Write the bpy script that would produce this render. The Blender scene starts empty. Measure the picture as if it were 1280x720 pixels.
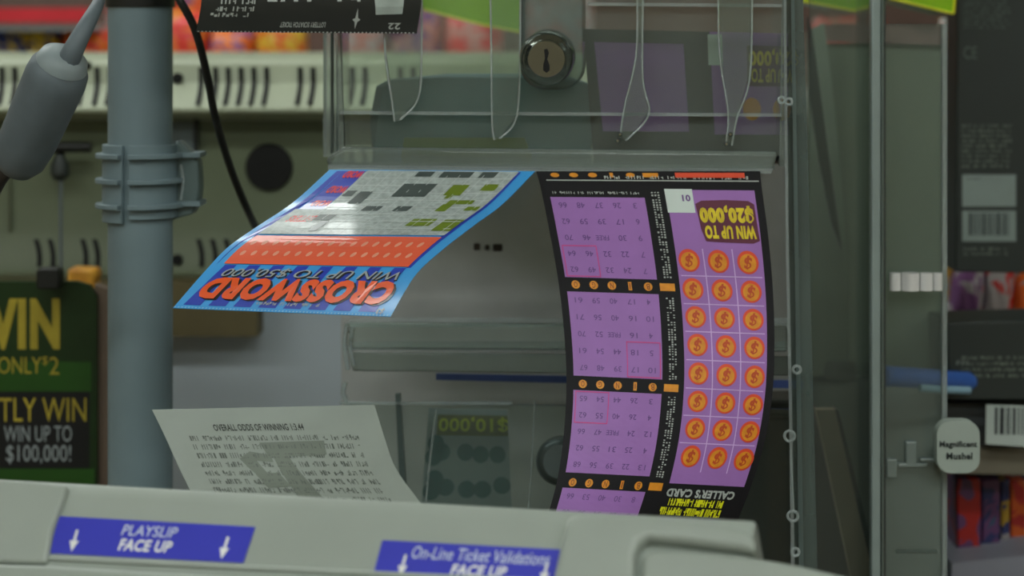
import bpy, bmesh, math, random
from mathutils import Vector, Matrix
random.seed(7)
R = math.radians
S = bpy.context.scene
COL = S.collection

# ---------------------------------------------------------------- camera
CAMZ = 1.45
F = 2389.0           # focal length in pixels of the 1280 px wide frame
HY = 60.0            # pixel row of the horizon (shifted lens)
cd = bpy.data.cameras.new('camera'); cam = bpy.data.objects.new('camera', cd); COL.objects.link(cam)
cam.location = (0, 0, CAMZ); cam.rotation_euler = (R(90), 0, 0)
cd.sensor_width = 36; cd.lens = F/1280*36; cd.shift_y = -(360-HY)/1280
cd.dof.use_dof = True; cd.dof.focus_distance = 0.86; cd.dof.aperture_fstop = 8.5
cd.clip_start = 0.02
S.camera = cam
# ---------------------------------------------------------------- world and exposure
w = bpy.data.worlds.new('world'); S.world = w; w.use_nodes = True
w.node_tree.nodes['Background'].inputs[0].default_value = (.8, .9, .85, 1)
w.node_tree.nodes['Background'].inputs[1].default_value = .3
S.view_settings.view_transform = 'Standard'; S.view_settings.look = 'None'
S.view_settings.exposure = 0.0; S.view_settings.gamma = 1; S.view_settings.use_curve_mapping = False
LAMP = 9.0           # strength of the ceiling light diffusers
S.cycles.transparent_max_bounces = 24
S.cycles.max_bounces = 10

# ---------------------------------------------------------------- helpers
def lin(c):
    return tuple((v/255/12.92 if v/255 <= .04045 else ((v/255+.055)/1.055)**2.4) for v in c)
K = 1.7
MC = {}
def mat(name, c, rough=.5, metal=0., noise=.08, scale=40, bump=0., spec=.5, coat=0., k=1., coatr=.1):
    if name in MC: return MC[name]
    m = bpy.data.materials.new(name); m.use_nodes = True; nt = m.node_tree; b = nt.nodes['Principled BSDF']
    a = [min(.92, v*K*k) for v in lin(c)]
    tc = nt.nodes.new('ShaderNodeTexCoord'); n = nt.nodes.new('ShaderNodeTexNoise'); n.inputs['Scale'].default_value = scale
    n.inputs['Detail'].default_value = 4
    nt.links.new(tc.outputs['Object'], n.inputs['Vector'])
    r = nt.nodes.new('ShaderNodeValToRGB'); e = r.color_ramp.elements
    e[0].position = .3; e[1].position = .7
    e[0].color = (*[v*(1-noise) for v in a], 1); e[1].color = (*[min(.95, v*(1+noise)) for v in a], 1)
    nt.links.new(n.outputs[0], r.inputs[0]); nt.links.new(r.outputs[0], b.inputs['Base Color'])
    b.inputs['Roughness'].default_value = rough; b.inputs['Metallic'].default_value = metal
    b.inputs['Specular IOR Level'].default_value = spec
    b.inputs['Coat Weight'].default_value = coat; b.inputs['Coat Roughness'].default_value = coatr
    if bump:
        bp = nt.nodes.new('ShaderNodeBump'); bp.inputs['Strength'].default_value = bump; bp.inputs['Distance'].default_value = .002
        nt.links.new(n.outputs[0], bp.inputs['Height']); nt.links.new(bp.outputs[0], b.inputs['Normal'])
    MC[name] = m; return m

def clear(name, tint=(.93, .97, .94), haze=.12, hazec=(120, 130, 125), rough=.06, gl=1.):
    """thin clear plastic sheet: see-through, Fresnel gloss, a little milky scuffing"""
    if name in MC: return MC[name]
    m = bpy.data.materials.new(name); m.use_nodes = True; nt = m.node_tree; nt.nodes.clear()
    o = nt.nodes.new('ShaderNodeOutputMaterial'); t = nt.nodes.new('ShaderNodeBsdfTransparent'); t.inputs[0].default_value = (*tint, 1)
    d = nt.nodes.new('ShaderNodeBsdfDiffuse'); d.inputs[0].default_value = (*[min(.9, v*K) for v in lin(hazec)], 1)
    g = nt.nodes.new('ShaderNodeBsdfGlossy'); g.inputs['Roughness'].default_value = rough
    tc = nt.nodes.new('ShaderNodeTexCoord'); n = nt.nodes.new('ShaderNodeTexNoise'); n.inputs['Scale'].default_value = 14
    n.inputs['Detail'].default_value = 5; nt.links.new(tc.outputs['Object'], n.inputs['Vector'])
    mr = nt.nodes.new('ShaderNodeMapRange'); mr.inputs[3].default_value = haze*.55; mr.inputs[4].default_value = haze*1.45
    nt.links.new(n.outputs[0], mr.inputs[0])
    m1 = nt.nodes.new('ShaderNodeMixShader'); nt.links.new(mr.outputs[0], m1.inputs[0]); nt.links.new(t.outputs[0], m1.inputs[1]); nt.links.new(d.outputs[0], m1.inputs[2])
    fr = nt.nodes.new('ShaderNodeFresnel'); fr.inputs[0].default_value = 1.45
    mu = nt.nodes.new('ShaderNodeMath'); mu.operation = 'MULTIPLY'; mu.inputs[1].default_value = gl; nt.links.new(fr.outputs[0], mu.inputs[0])
    m2 = nt.nodes.new('ShaderNodeMixShader'); nt.links.new(mu.outputs[0], m2.inputs[0]); nt.links.new(m1.outputs[0], m2.inputs[1]); nt.links.new(g.outputs[0], m2.inputs[2])
    nt.links.new(m2.outputs[0], o.inputs[0]); MC[name] = m; return m

def glass(name, c=(200, 215, 205), rough=.12, trans=.8):
    if name in MC: return MC[name]
    m = mat(name, c, rough, noise=.03); b = m.node_tree.nodes['Principled BSDF']
    b.inputs['Transmission Weight'].default_value = trans; b.inputs['IOR'].default_value = 1.49
    return m

def ray(px, py): return Vector(((px-640)/F, 1, -(py-HY)/F))
CAM = Vector((0, 0, CAMZ))
def P(px, py, d): return CAM + ray(px, py)*d
class Plane:
    def __init__(s, p, n): s.p = Vector(p); s.n = Vector(n).normalized()
    def hit(s, px, py, off=0.):
        r = ray(px, py); return CAM + r*(((s.p + s.n*off)-CAM).dot(s.n)/r.dot(s.n))
def vplane(px, py, d, yaw=0., tilt=0.):
    """vertical plane through a point; yaw turns its right side nearer; tilt leans its face upward"""
    y, t = R(yaw), R(tilt)
    return Plane(P(px, py, d), (-math.sin(y)*math.cos(t), -math.cos(y)*math.cos(t), math.sin(t)))

def thing(name, label, cat, loc=(0, 0, 0), group=None):
    o = bpy.data.objects.new(name, None); COL.objects.link(o); o.location = loc; o.empty_display_size = .02
    o['label'] = label; o['category'] = cat
    if group: o['group'] = group
    return o
def link(name, me, m, parent=None, label=None, smooth=True, bevel=0., seg=2):
    o = bpy.data.objects.new(name, me); COL.objects.link(o)
    if m: me.materials.append(m)
    if parent:
        o.parent = parent
        q = parent; off = Vector((0, 0, 0))
        while q: off += q.location; q = q.parent
        me.transform(Matrix.Translation(-off))
    if label: o['label'] = label
    if bevel:
        b = o.modifiers.new('bevel', 'BEVEL'); b.width = bevel; b.segments = seg; b.limit_method = 'ANGLE'; b.angle_limit = R(35)
        b.harden_normals = False
    if smooth:
        me.polygons.foreach_set('use_smooth', [True]*len(me.polygons))
        me.set_sharp_from_angle(angle=R(40))
    return o
def tag(o, label, cat, group=None):
    o['label'] = label; o['category'] = cat
    if group: o['group'] = group
    return o
def struct(o): o['kind'] = 'structure'; return o
def mesh(vs, fs, name='m'):
    me = bpy.data.meshes.new(name); me.from_pydata([tuple(v) for v in vs], [], fs); me.update(); return me
def fixn(me):
    bm = bmesh.new(); bm.from_mesh(me); bmesh.ops.recalc_face_normals(bm, faces=bm.faces); bm.to_mesh(me); bm.free(); return me
def prism_mesh(pts, ext):
    n = len(pts); ext = Vector(ext)
    vs = [Vector(p) for p in pts] + [Vector(p)+ext for p in pts]
    fs = [tuple(range(n)), tuple(range(2*n-1, n-1, -1))] + [(i, i+n, (i+1) % n+n, (i+1) % n) for i in range(n)]
    return fixn(mesh(vs, fs))
def prism(name, pts, ext, m, parent=None, label=None, bevel=0., seg=2):
    return link(name, prism_mesh(pts, ext), m, parent, label, True, bevel, seg)
def slab(name, pl, pxs, th, m, parent=None, off=0., label=None, bevel=0., seg=2):
    """a plate of thickness th whose front outline lies on plane pl (shifted off toward the viewer)"""
    return prism(name, [pl.hit(x, y, off) for x, y in pxs], -pl.n*th, m, parent, label, bevel, seg)
def rect(x0, y0, x1, y1): return [(x0, y0), (x1, y0), (x1, y1), (x0, y1)]
def rrect(x0, y0, x1, y1, r, n=5):
    o = []
    for cx, cy, a in ((x1-r, y0+r, -90), (x1-r, y1-r, 0), (x0+r, y1-r, 90), (x0+r, y0+r, 180)):
        for i in range(n+1):
            t = R(a+90*i/n); o.append((cx+r*math.cos(t), cy+r*math.sin(t)))
    return o
def box(name, c0, c1, m, parent=None, label=None, bevel=0., seg=2):
    (x0, y0, z0), (x1, y1, z1) = c0, c1
    return prism(name, [(x0, y0, z0), (x1, y0, z0), (x1, y1, z0), (x0, y1, z0)], (0, 0, z1-z0), m, parent, label, bevel, seg)
def lathe(name, a, b, prof, m, parent=None, label=None, n=32, bevel=0.):
    """prof: list of (t along a->b in metres or fraction, radius)"""
    a, b = Vector(a), Vector(b); ax = (b-a); L = ax.length; ax.normalize()
    e1 = ax.cross(Vector((0.13, .9, .31))).normalized(); e2 = ax.cross(e1)
    vs, fs = [], []
    for t, r in prof:
        for i in range(n):
            q = 2*math.pi*i/n; vs.append(a+ax*(t*L)+e1*(r*math.cos(q))+e2*(r*math.sin(q)))
    for k in range(len(prof)-1):
        for i in range(n):
            j = (i+1) % n; fs.append((k*n+i, k*n+j, (k+1)*n+j, (k+1)*n+i))
    fs.append(tuple(range(n-1, -1, -1))); fs.append(tuple((len(prof)-1)*n+i for i in range(n)))
    return link(name, fixn(mesh(vs, fs)), m, parent, label, True, bevel)
def catmull(pts, t):
    n = len(pts)-1; x = max(0, min(n-1e-6, t*n)); i = int(x); f = x-i
    p0, p1, p2, p3 = pts[max(0, i-1)], pts[i], pts[i+1], pts[min(n, i+2)]
    return .5*((2*p1)+(p2-p0)*f+(2*p0-5*p1+4*p2-p3)*f*f+(3*p1-p0-3*p2+p3)*f**3)
def tube(name, pts, r, m, parent=None, label=None, n=12, steps=60, r2=None):
    pts = [Vector(p) for p in pts]; vs, fs = [], []; prev = None
    for k in range(steps+1):
        c = catmull(pts, k/steps); d = catmull(pts, min(1, (k+.5)/steps))-catmull(pts, max(0, (k-.5)/steps)); d.normalize()
        if prev is None: prev = d.orthogonal().normalized()
        e1 = (prev-d*prev.dot(d)).normalized(); prev = e1; e2 = d.cross(e1)
        rr = r if r2 is None else r+(r2-r)*k/steps
        for i in range(n):
            q = 2*math.pi*i/n; vs.append(c+e1*(rr*math.cos(q))+e2*(rr*math.sin(q)))
    for k in range(steps):
        for i in range(n):
            j = (i+1) % n; fs.append((k*n+i, k*n+j, (k+1)*n+j, (k+1)*n+i))
    fs.append(tuple(range(n-1, -1, -1))); fs.append(tuple(steps*n+i for i in range(n)))
    return link(name, fixn(mesh(vs, fs)), m, parent, label)
def torus(name, c, axis, Rr, r, m, parent=None):
    c = Vector(c); axis = Vector(axis).normalized(); e1 = axis.orthogonal().normalized(); e2 = axis.cross(e1); vs, fs = [], []
    n, k = 28, 10
    for i in range(n):
        q = 2*math.pi*i/n; rd = e1*math.cos(q)+e2*math.sin(q)
        for j in range(k):
            s = 2*math.pi*j/k; vs.append(c+rd*(Rr+r*math.cos(s))+axis*(r*math.sin(s)))
    for i in range(n):
        for j in range(k):
            fs.append((i*k+j, ((i+1) % n)*k+j, ((i+1) % n)*k+(j+1) % k, i*k+(j+1) % k))
    return link(name, fixn(mesh(vs, fs)), m, parent)

# lettering ------------------------------------------------------
TX = {}
def text_mesh(s, bold=0., shear=0.):
    key = (s, bold, shear)
    if key in TX: return TX[key]
    c = bpy.data.curves.new('t', 'FONT'); c.body = s; c.offset = bold; c.shear = shear; c.resolution_u = 3; c.space_character = 1+bold*2
    o = bpy.data.objects.new('t', c); COL.objects.link(o); bpy.context.view_layer.update()
    dg = bpy.context.evaluated_depsgraph_get(); me = bpy.data.meshes.new_from_object(o.evaluated_get(dg))
    vs = [(v.co.x, v.co.y) for v in me.vertices]; fs = [tuple(p.vertices) for p in me.polygons]
    bpy.data.objects.remove(o); bpy.data.curves.remove(c); bpy.data.meshes.remove(me)
    x0 = min(v[0] for v in vs); x1 = max(v[0] for v in vs); y0 = min(v[1] for v in vs); y1 = max(v[1] for v in vs)
    vs = [((x-x0)/(x1-x0), (y-y0)/(y1-y0)) for x, y in vs]
    TX[key] = (vs, fs); return TX[key]

class Sheet:
    """ruled surface between a left and a right edge; knots are (v, left point, right point)"""
    def __init__(s, knots): s.k = knots; s.v0 = knots[0][0]; s.v1 = knots[-1][0]
    def at(s, u, v):
        k = s.k; n = len(k)
        i = 0
        while i < n-2 and v > k[i+1][0]: i += 1
        h = k[i+1][0]-k[i][0]; t = (v-k[i][0])/h
        def tan(j, e):
            if j == 0: return (k[1][e]-k[0][e])/(k[1][0]-k[0][0])
            if j == n-1: return (k[-1][e]-k[-2][e])/(k[-1][0]-k[-2][0])
            return (k[j+1][e]-k[j-1][e])/(k[j+1][0]-k[j-1][0])
        def H(e):
            if t < 0: return k[i][e]+tan(i, e)*(t*h)
            if t > 1: return k[i+1][e]+tan(i+1, e)*((t-1)*h)
            return k[i][e]*(2*t**3-3*t*t+1)+tan(i, e)*h*(t**3-2*t*t+t)+k[i+1][e]*(-2*t**3+3*t*t)+tan(i+1, e)*h*(t**3-t*t)
        a, b = H(1), H(2); return a+(b-a)*u
    def nrm(s, u, v):
        e = (s.v1-s.v0)*.004; du = s.at(u+.01, v)-s.at(u-.01, v); dv = s.at(u, v+e)-s.at(u, v-e)
        n = dv.cross(du).normalized()
        return n
    def pt(s, u, v, off=0.): return s.at(u, v)+s.nrm(u, v)*off
    def base(s, name, m, parent, nu=6, nv=40, th=.0003, label=None, wavy=None):
        vs, fs = [], []
        for j in range(nv+1):
            for i in range(nu+1):
                u = i/nu; v = s.v0+(s.v1-s.v0)*j/nv; vs.append(s.pt(u, v))
        n1 = len(vs)
        for j in range(nv+1):
            for i in range(nu+1):
                u = i/nu; v = s.v0+(s.v1-s.v0)*j/nv; vs.append(s.pt(u, v, -th))
        W = nu+1
        for j in range(nv):
            for i in range(nu):
                a = j*W+i; fs.append((a, a+1, a+W+1, a+W)); fs.append((n1+a, n1+a+W, n1+a+W+1, n1+a+1))
        for j in range(nv):
            a = j*W; fs.append((a, a+W, n1+a+W, n1+a)); a = j*W+nu; fs.append((a+W, a, n1+a, n1+a+W))
        for i in range(nu):
            a = i; fs.append((a+1, a, n1+a, n1+a+1)); a = nv*W+i; fs.append((a, a+1, n1+a+1, n1+a))
        return link(name, fixn(mesh(vs, fs)), m, parent, label)
class Print:
    """flat ink on a sheet: one mesh per ink"""
    def __init__(s, sheet, lvl=1): s.s = sheet; s.vs = []; s.fs = []; s.off = .0002*lvl
    def add(s, vs, fs):
        n = len(s.vs); s.vs += [s.s.pt(u, v, s.off) for u, v in vs]; s.fs += [tuple(n+i for i in f) for f in fs]; return s
    def quad(s, a, b, c, d, nu=1, nv=4):
        vs, fs = [], []
        for j in range(nv+1):
            for i in range(nu+1):
                t, q = i/nu, j/nv
                x = (a[0]*(1-t)+b[0]*t)*(1-q)+(d[0]*(1-t)+c[0]*t)*q; y = (a[1]*(1-t)+b[1]*t)*(1-q)+(d[1]*(1-t)+c[1]*t)*q
                vs.append((x, y))
        W = nu+1
        for j in range(nv):
            for i in range(nu): k = j*W+i; fs.append((k, k+1, k+W+1, k+W))
        return s.add(vs, fs)
    def rect(s, u0, v0, u1, v1, nv=None):
        if nv is None: nv = max(1, int(abs(v1-v0)/8))
        return s.quad((u0, v0), (u1, v0), (u1, v1), (u0, v1), max(1, int((u1-u0)/.07)), nv)
    def disc(s, u, v, ru, rv, n=24):
        return s.add([(u+ru*math.cos(2*math.pi*i/n), v+rv*math.sin(2*math.pi*i/n)) for i in range(n)], [tuple(range(n))])
    def text(s, st, u0, v0, u1, v1, flip=False, bold=0., shear=0.):
        vs, fs = text_mesh(st, bold, shear)
        if flip: m = [(u1-(u1-u0)*x, v0+(v1-v0)*y) for x, y in vs]
        else: m = [(u0+(u1-u0)*x, v1-(v1-v0)*y) for x, y in vs]
        return s.add(m, fs)
    def greek(s, u0, v0, u1, v1, cw, gap=.3, word=(2, 9)):
        """a line of unreadable fine print: letter-sized strokes grouped in words"""
        u = u0; h = v1-v0
        while u < u1:
            for _ in range(random.randint(*word)):
                if u+cw > u1: break
                k = random.random()
                if k < .5: s.rect(u, v0, u+cw*.32, v1, 1)
                if k > .3: s.rect(u, v0+h*random.choice((0, .4, .75)), u+cw*.75, v0+h*random.choice((.25, .6, 1)), 1)
                if k > .6: s.rect(u+cw*.5, v0+h*.2, u+cw*.75, v1, 1)
                u += cw
            u += cw*(1+gap)
        return s
    def build(s, name, m, parent, label=None, kind=None):
        o = link(name, mesh(s.vs, s.fs), m, parent, label, smooth=False)
        if kind: o['kind'] = kind
        return o

# ---------------------------------------------------------------- materials
M_cream = mat('cream_plastic', (152, 160, 152), .3, noise=.04, scale=25, bump=.05, k=.66)
M_cream2 = mat('aged_cream_plastic', (168, 176, 152), .42, noise=.07, scale=18, bump=.06, k=.66)
M_grey = mat('grey_pipe', (112, 130, 136), .45, noise=.06, scale=30, k=.72)
M_greyd = mat('grey_connector', (88, 98, 104), .5, noise=.1, scale=60, bump=.15, k=.8)
M_black = mat('black_plastic', (20, 22, 20), .45)
M_ink = mat('black_ink', (22, 20, 24), .35, coat=.3)
M_hole = mat('dark_hole', (8, 9, 8), .8)
M_chrome = mat('chrome', (128, 132, 126), .14, metal=1, k=1)
M_acr = clear('clear_acrylic', haze=.13, hazec=(140, 150, 145))
M_acr2 = clear('scuffed_acrylic', haze=.38, hazec=(125, 135, 130))
M_edge = glass('acrylic_edge', (185, 200, 195), .15, .75)
M_white = mat('white_ink', (200, 205, 200), .5)
M_blue = mat('label_blue', (48, 52, 176), .35, noise=.03, k=.72)

# ---------------------------------------------------------------- the room
M_wall = mat('wall_paint', (128, 118, 100), .8, scale=6)
M_floor = mat('floor_vinyl', (98, 96, 90), .5, scale=9)
M_ceil = mat('ceiling_tile', (170, 172, 166), .9, scale=30)
X0, X1, Y0, Y1, ZC = -2.6, 2.6, -2.6, 3.2, 2.7
struct(box('floor', (X0, Y0, -.1), (X1, Y1, 0), M_floor))
struct(box('ceiling', (X0, Y0, ZC), (X1, Y1, ZC+.1), M_ceil))
struct(box('wall_back', (X0, Y1, 0), (X1, Y1+.1, ZC), M_wall))
struct(box('wall_front', (X0, Y0-.1, 0), (X1, Y0, ZC), M_wall))
struct(box('wall_left', (X0-.1, Y0, 0), (X0, Y1, ZC), M_wall))
struct(box('wall_right', (X1, Y0, 0), (X1+.1, Y1, ZC), M_wall))
me_ = bpy.data.materials.new('lamp_diffuser'); me_.use_nodes = True; MC['lamp'] = me_
b_ = me_.node_tree.nodes['Principled BSDF']; b_.inputs['Emission Color'].default_value = (.94, 1, .96, 1); b_.inputs['Emission Strength'].default_value = LAMP
for lx, ly, wh in ((-1.6, -.35, 'front left'), (0, -.35, 'front middle'), (1.6, -.35, 'front right'), (-1.6, -1.5, 'rear left'), (0, -1.5, 'rear middle'), (1.6, -1.5, 'rear right'), (-.80, 1.70, 'above the counter'), (-1.6, 2.2, 'far left'), (1.6, 2.2, 'far right')):  # front and rear rows are unseen fill, added for surfaces facing the camera
    t = thing('ceiling_light', 'unseen long white fluorescent ceiling light added at the %s of the room' % wh if 'above' not in wh else 'long white fluorescent ceiling light above the counter', 'ceiling light', (lx, ly, ZC))
    box('frame', (lx-.64, ly-.16, ZC-.04), (lx+.64, ly+.16, ZC), M_white, t)
    box('diffuser', (lx-.6, ly-.13, ZC-.055), (lx+.6, ly+.13, ZC-.04), me_, t)

ZT = .95   # counter top
t = thing('counter', 'brown laminate shop counter under the lottery terminal', 'counter', (0, 1.1, 0))
box('worktop', (-1.2, .45, ZT-.04), (1.2, 1.75, ZT), mat('laminate', (92, 80, 66), .4, scale=12), t, bevel=.004)
box('body', (-1.15, .5, 0), (1.15, 1.7, ZT-.04), mat('counter_body', (70, 66, 60), .6), t)

# ---------------------------------------------------------------- the lottery terminal in front
YAW = 13
e = Vector((math.cos(R(YAW)), -math.sin(R(YAW)), 0)); fw = Vector((-math.sin(R(YAW)), -math.cos(R(YAW)), 0)); up = Vector((0, 0, 1))
O = P(85, 606, .72)
term = thing('lottery_terminal', 'cream plastic lottery terminal with blue instruction labels in the foreground', 'lottery terminal', (O.x+.1, O.y, ZT))
prof = [(-.10, ZT-O.z), (-.10, -.075), (-.012, -.004), (-.003, 0), (.0035, -.0035), (.034, -.039), (.036, -.043), (.030, -.047), (.030, -.060), (.2, -.17), (.2, ZT-O.z)]
pts = [O - e*.13 + fw*a + up*z for a, z in prof]
link('housing', prism_mesh(pts, e*.388), M_cream, term, bevel=.0012, seg=3)
FP = Plane(O, (fw*.035+up*.0305).normalized()*1)   # the sloping instruction panel
FP.n = (up*.0305*1.0+fw*.0355).normalized()
FP = Plane(O+fw*.0035-up*.0035, FP.n)
# raised rib on the left and the cap on the right
slab('left_rib', FP, [(-60, 594), (30, 599), (84, 605), (82, 618), (66, 660), (58, 704), (-60, 700)], .012, M_cream, term, off=.0022, bevel=.0018, seg=4)
slab('right_cap', FP, [(716, 641), (735, 640), (800, 642), (870, 648), (920, 656), (938, 664), (945, 675), (946, 690), (925, 685), (860, 677), (812, 672), (800, 677), (794, 692), (790, 800), (680, 800), (692, 716), (704, 662), (708, 648)], .03, M_cream, term, off=.0055, bevel=.0034, seg=5)
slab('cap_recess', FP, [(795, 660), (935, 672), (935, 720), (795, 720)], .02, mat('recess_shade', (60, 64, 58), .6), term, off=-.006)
slab('printer_lid', FP, [(802, 694), (814, 686), (860, 686), (930, 693), (1000, 706), (1070, 722), (1190, 765), (1190, 860), (795, 860)], .03, M_cream, term, off=.0035, bevel=.003, seg=4)
slab('front_cover', FP, [(-60, 703), (58, 705), (200, 714), (400, 725), (694, 744), (694, 900), (-60, 900)], .01, M_cream, term, off=.003, bevel=.0018, seg=3)
lipp = [FP.hit(x, y, .0002) for x, y in ((62, 698), (380, 713.5), (696, 728))]
tube('slot_lip', lipp, .0011, M_cream, term)
# blue labels
def label_sheet(TL, TR, BR, BL, off=.0004):
    return Sheet([(0, FP.hit(*TL, off), FP.hit(*TR, off)), (1, FP.hit(*BL, off), FP.hit(*BR, off))])
s1 = label_sheet((74, 645), (319, 658.5), (304, 703.5), (61, 691.5))
b1 = s1.base('instruction_label', M_blue, term, 4, 2, .0004, label='blue label reading PLAYSLIP FACE UP')
p = Print(s1, 1); p.text('PLAYSLIP', .345, .14, .625, .43, bold=.004, shear=.1); p.build('lettering', mat('faded_ink', (170, 176, 215), .5), b1)
p = Print(s1, 1); p.text('FACE UP', .35, .52, .62, .84, bold=.03, shear=.1)
def arrow(p, u, v0, v1, w):
    p.rect(u-w*.28, v0, u+w*.28, v0+(v1-v0)*.6, 1); p.add([(u-w, v0+(v1-v0)*.5), (u+w, v0+(v1-v0)*.5), (u, v1)], [(0, 1, 2)])
arrow(p, .115, .35, .93, .024); arrow(p, .885, .33, .93, .024)
p.build('bold_lettering', M_white, b1)
s2 = label_sheet((478, 675), (725, 688), (712, 733), (466, 720))
b2 = s2.base('instruction_label', M_blue, term, 4, 2, .0004, label='blue label reading On-Line Ticket Validations FACE UP')
p = Print(s2, 1); p.text('On-Line Ticket Validations', .17, .12, .865, .47, bold=.004, shear=.1); p.build('lettering', MC['faded_ink'], b2)
p = Print(s2, 1); p.text('FACE UP', .39, .56, .67, .87, bold=.03, shear=.1); arrow(p, .14, .38, .98, .024); arrow(p, .86, .38, .98, .024)
p.build('bold_lettering', M_white, b2)

# ---------------------------------------------------------------- purple bingo ticket
D = lambda px, py, d: P(px, py, d)
ps = Sheet([(214, D(670, 214, .911), D(950, 214, .901)), (232, D(675, 231, .910), D(952, 233, .900)), (290, D(687, 290, .906), D(960, 293, .896)),
            (352, D(698, 352, .901), D(966, 360, .892)), (415, D(705, 415, .894), D(968, 424, .887)), (474, D(708, 474, .887), D(966, 486, .882)),
            (540, D(705, 540, .878), D(956, 551, .879)), (598, D(697, 598, .869), D(938, 610, .879)), (640, D(686, 640, .863), D(920, 655, .881)),
            (692, D(668, 692, .856), D(895, 708, .884))])
tk = thing('scratch_ticket', 'long purple bingo scratch ticket with orange coins hanging from the dispenser', 'lottery ticket', tuple(P(810, 430, .89)))
base = ps.base('ticket_card', mat('matt_black_card', (20, 19, 22), .6, spec=.25), tk, 14, 80)
M_purp = mat('purple_ink', (152, 108, 176), .42, noise=.05, scale=50, coat=.05, spec=.3, k=.78)
M_lav = mat('lavender_ink', (178, 150, 205), .45)
M_or = mat('orange_ink', (232, 122, 28), .4, noise=.15, scale=300)
M_red = mat('red_ink', (215, 66, 40), .4)
M_gold = mat('gold_ink', (190, 165, 30), .4, noise=.2, scale=200)
M_digit = mat('violet_ink', (92, 62, 118), .5)
panels = [(247, 346), (364, 469), (487, 590), (609, 690)]
for a, b in panels: Print(ps, 1).rect(.035, a, .465, b).build('purple_panel', M_purp, tk)
Print(ps, 1).quad((.565, 237), (.965, 237), (.965, 597), (.575, 597), 6, 60).build('purple_panel', M_purp, tk)
p = Print(ps, 2)
for k, (a, b) in enumerate(panels):
    for r_ in range(5):
        for c_ in range(5):
            y = a+ (b-a)*(r_+.5)/5 if k < 3 else a+10+20*r_
            if k == 3 and r_ > 3: continue
            if r_ == 2 and c_ == 2: p.text('FREE', .21, y-3, .27, y+3, True); continue
            n = str(random.randint(1+15*(4-c_), 15+15*(4-c_))); n = '3' if n == '1' else n; w_ = .036 if len(n) == 2 else .017
            u = .085+.0825*c_; p.text(n, u-w_/2, y-3.4, u+w_/2, y+3.4, True, .0)
p.build('printed_numbers', M_digit, tk, kind='stuff')
p = Print(ps, 2)   # pinkish boxes round some of the numbers
def frame(p, u0, v0, u1, v1, wu=.004, wv=1.2):
    p.rect(u0, v0, u1, v0+wv); p.rect(u0, v1-wv, u1, v1); p.rect(u0, v0, u0+wu, v1); p.rect(u1-wu, v0, u1, v1)
frame(p, .045, 306, .205, 345); frame(p, .295, 424, .458, 468); frame(p, .045, 488, .21, 528)
p.build('pink_outline', mat('pink_ink', (180, 60, 120), .5), tk, kind='stuff')
for y in (355, 479, 602, 219):
    h = 5.2 if y != 219 else 3
    for c_, ch in enumerate('OGNIB'):
        u = .08+.085*c_; w_ = .016 if ch != 'I' else .005
        p = Print(ps, 1)
        if ch != 'I': p.disc(u, y, .02, h, 16)
        else: p.rect(u-.008, y-h, u+.008, y+h)
        q_ = p.build('letter_disc', M_or, tk)
        if y != 219: Print(ps, 2).text(ch, u-w_/2, y-3.6, u+w_/2, y+3.6, True, .01).build('bingo_letter', mat('dark_orange_ink', (120, 60, 20), .5), q_)
    Print(ps, 1).rect(.475, y-h*.9, .545, y+h*.9).build('free_box', M_or, tk)
for k in range(8):
    y = 323+(564-323)*k/7
    for c_ in range(3):
        u = .625+.135*c_+.024*k/7; yy = y-1+c_*.5
        q_ = Print(ps, 2).disc(u, yy, .049, 13.6).build('coin', M_red, tk)
        Print(ps, 3).disc(u, yy+.8, .038, 10.6).build('coin_face', M_or, q_)
        Print(ps, 4).text('$', u-.02, yy-8, u+.02, yy+8, True, .03, .2).build('coin_symbol', mat('coin_mark', (165, 62, 24), .5), q_)
p = Print(ps, 2)
for c_ in range(2): p.quad((.69+.135*c_, 308), (.695+.135*c_, 308), (.72+.135*c_, 582), (.715+.135*c_, 582), 1, 30)
for k in range(7):
    y = 323+(564-323)*(k+.5)/7; p.rect(.58, y-.6, .955, y+.6)
p.build('coin_grid_line', M_lav, tk)
p = Print(ps, 2); p.rect(.56, 236, .685, 265); p.build('white_box', mat('ticket_white', (175, 185, 182), .5), tk)
p = Print(ps, 3); p.text('01', .635, 243, .672, 251, True, .03); p.build('box_number', M_digit, tk)
p = Print(ps, 2); p.add([(u, v) for u, v in [(.69, 254), (.72, 250), (.83, 249), (.93, 250), (.955, 254), (.957, 285), (.96, 298), (.93, 301), (.78, 300), (.715, 299), (.70, 285)]], [tuple(range(11))]); p.build('badge', mat('maroon_ink', (80, 30, 50), .5), tk)
p = Print(ps, 3); p.text('$20,000', .702, 255, .945, 277, True, .07); p.text('WIN UP TO', .715, 280, .948, 296, True, .06); p.build('gold_lettering', M_gold, tk)
p = Print(ps, 2); p.text("CALLER'S CARD", .575, 603, .93, 613, True, .045)
for a, b in ((240, 345), (368, 470), (490, 590)):  # small print running down the black column
    y = a
    while y < b:
        for q in (.498, .512, .526):
            if random.random() < .75: p.rect(q, y, q+.008, y+random.uniform(1, 2.2), 1)
        y += 3
p.rect(.035, 225.2, .99, 226.6); p.greek(.3, 220, .95, 224, .013); p.greek(.05, 240, .45, 243, .01)
p.build('white_lettering', mat('dim_white_ink', (150, 155, 152), .5), tk)
p = Print(ps, 2); p.greek(.60, 614.5, .90, 623, .014, .1); p.greek(.61, 614.5, .905, 623, .014, .1); p.greek(.57, 625, .92, 634, .014, .1); p.greek(.575, 625, .92, 634, .014, .1); p.build('yellow_lettering', mat('yellow_ink', (200, 210, 20), .5), tk)
p = Print(ps, 3); p.rect(.62, 216, .93, 222); p.build('red_bar', M_red, tk); Print(ps, 3).rect(.66, 641, .9, 652).build('red_bar', M_red, tk)

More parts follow.
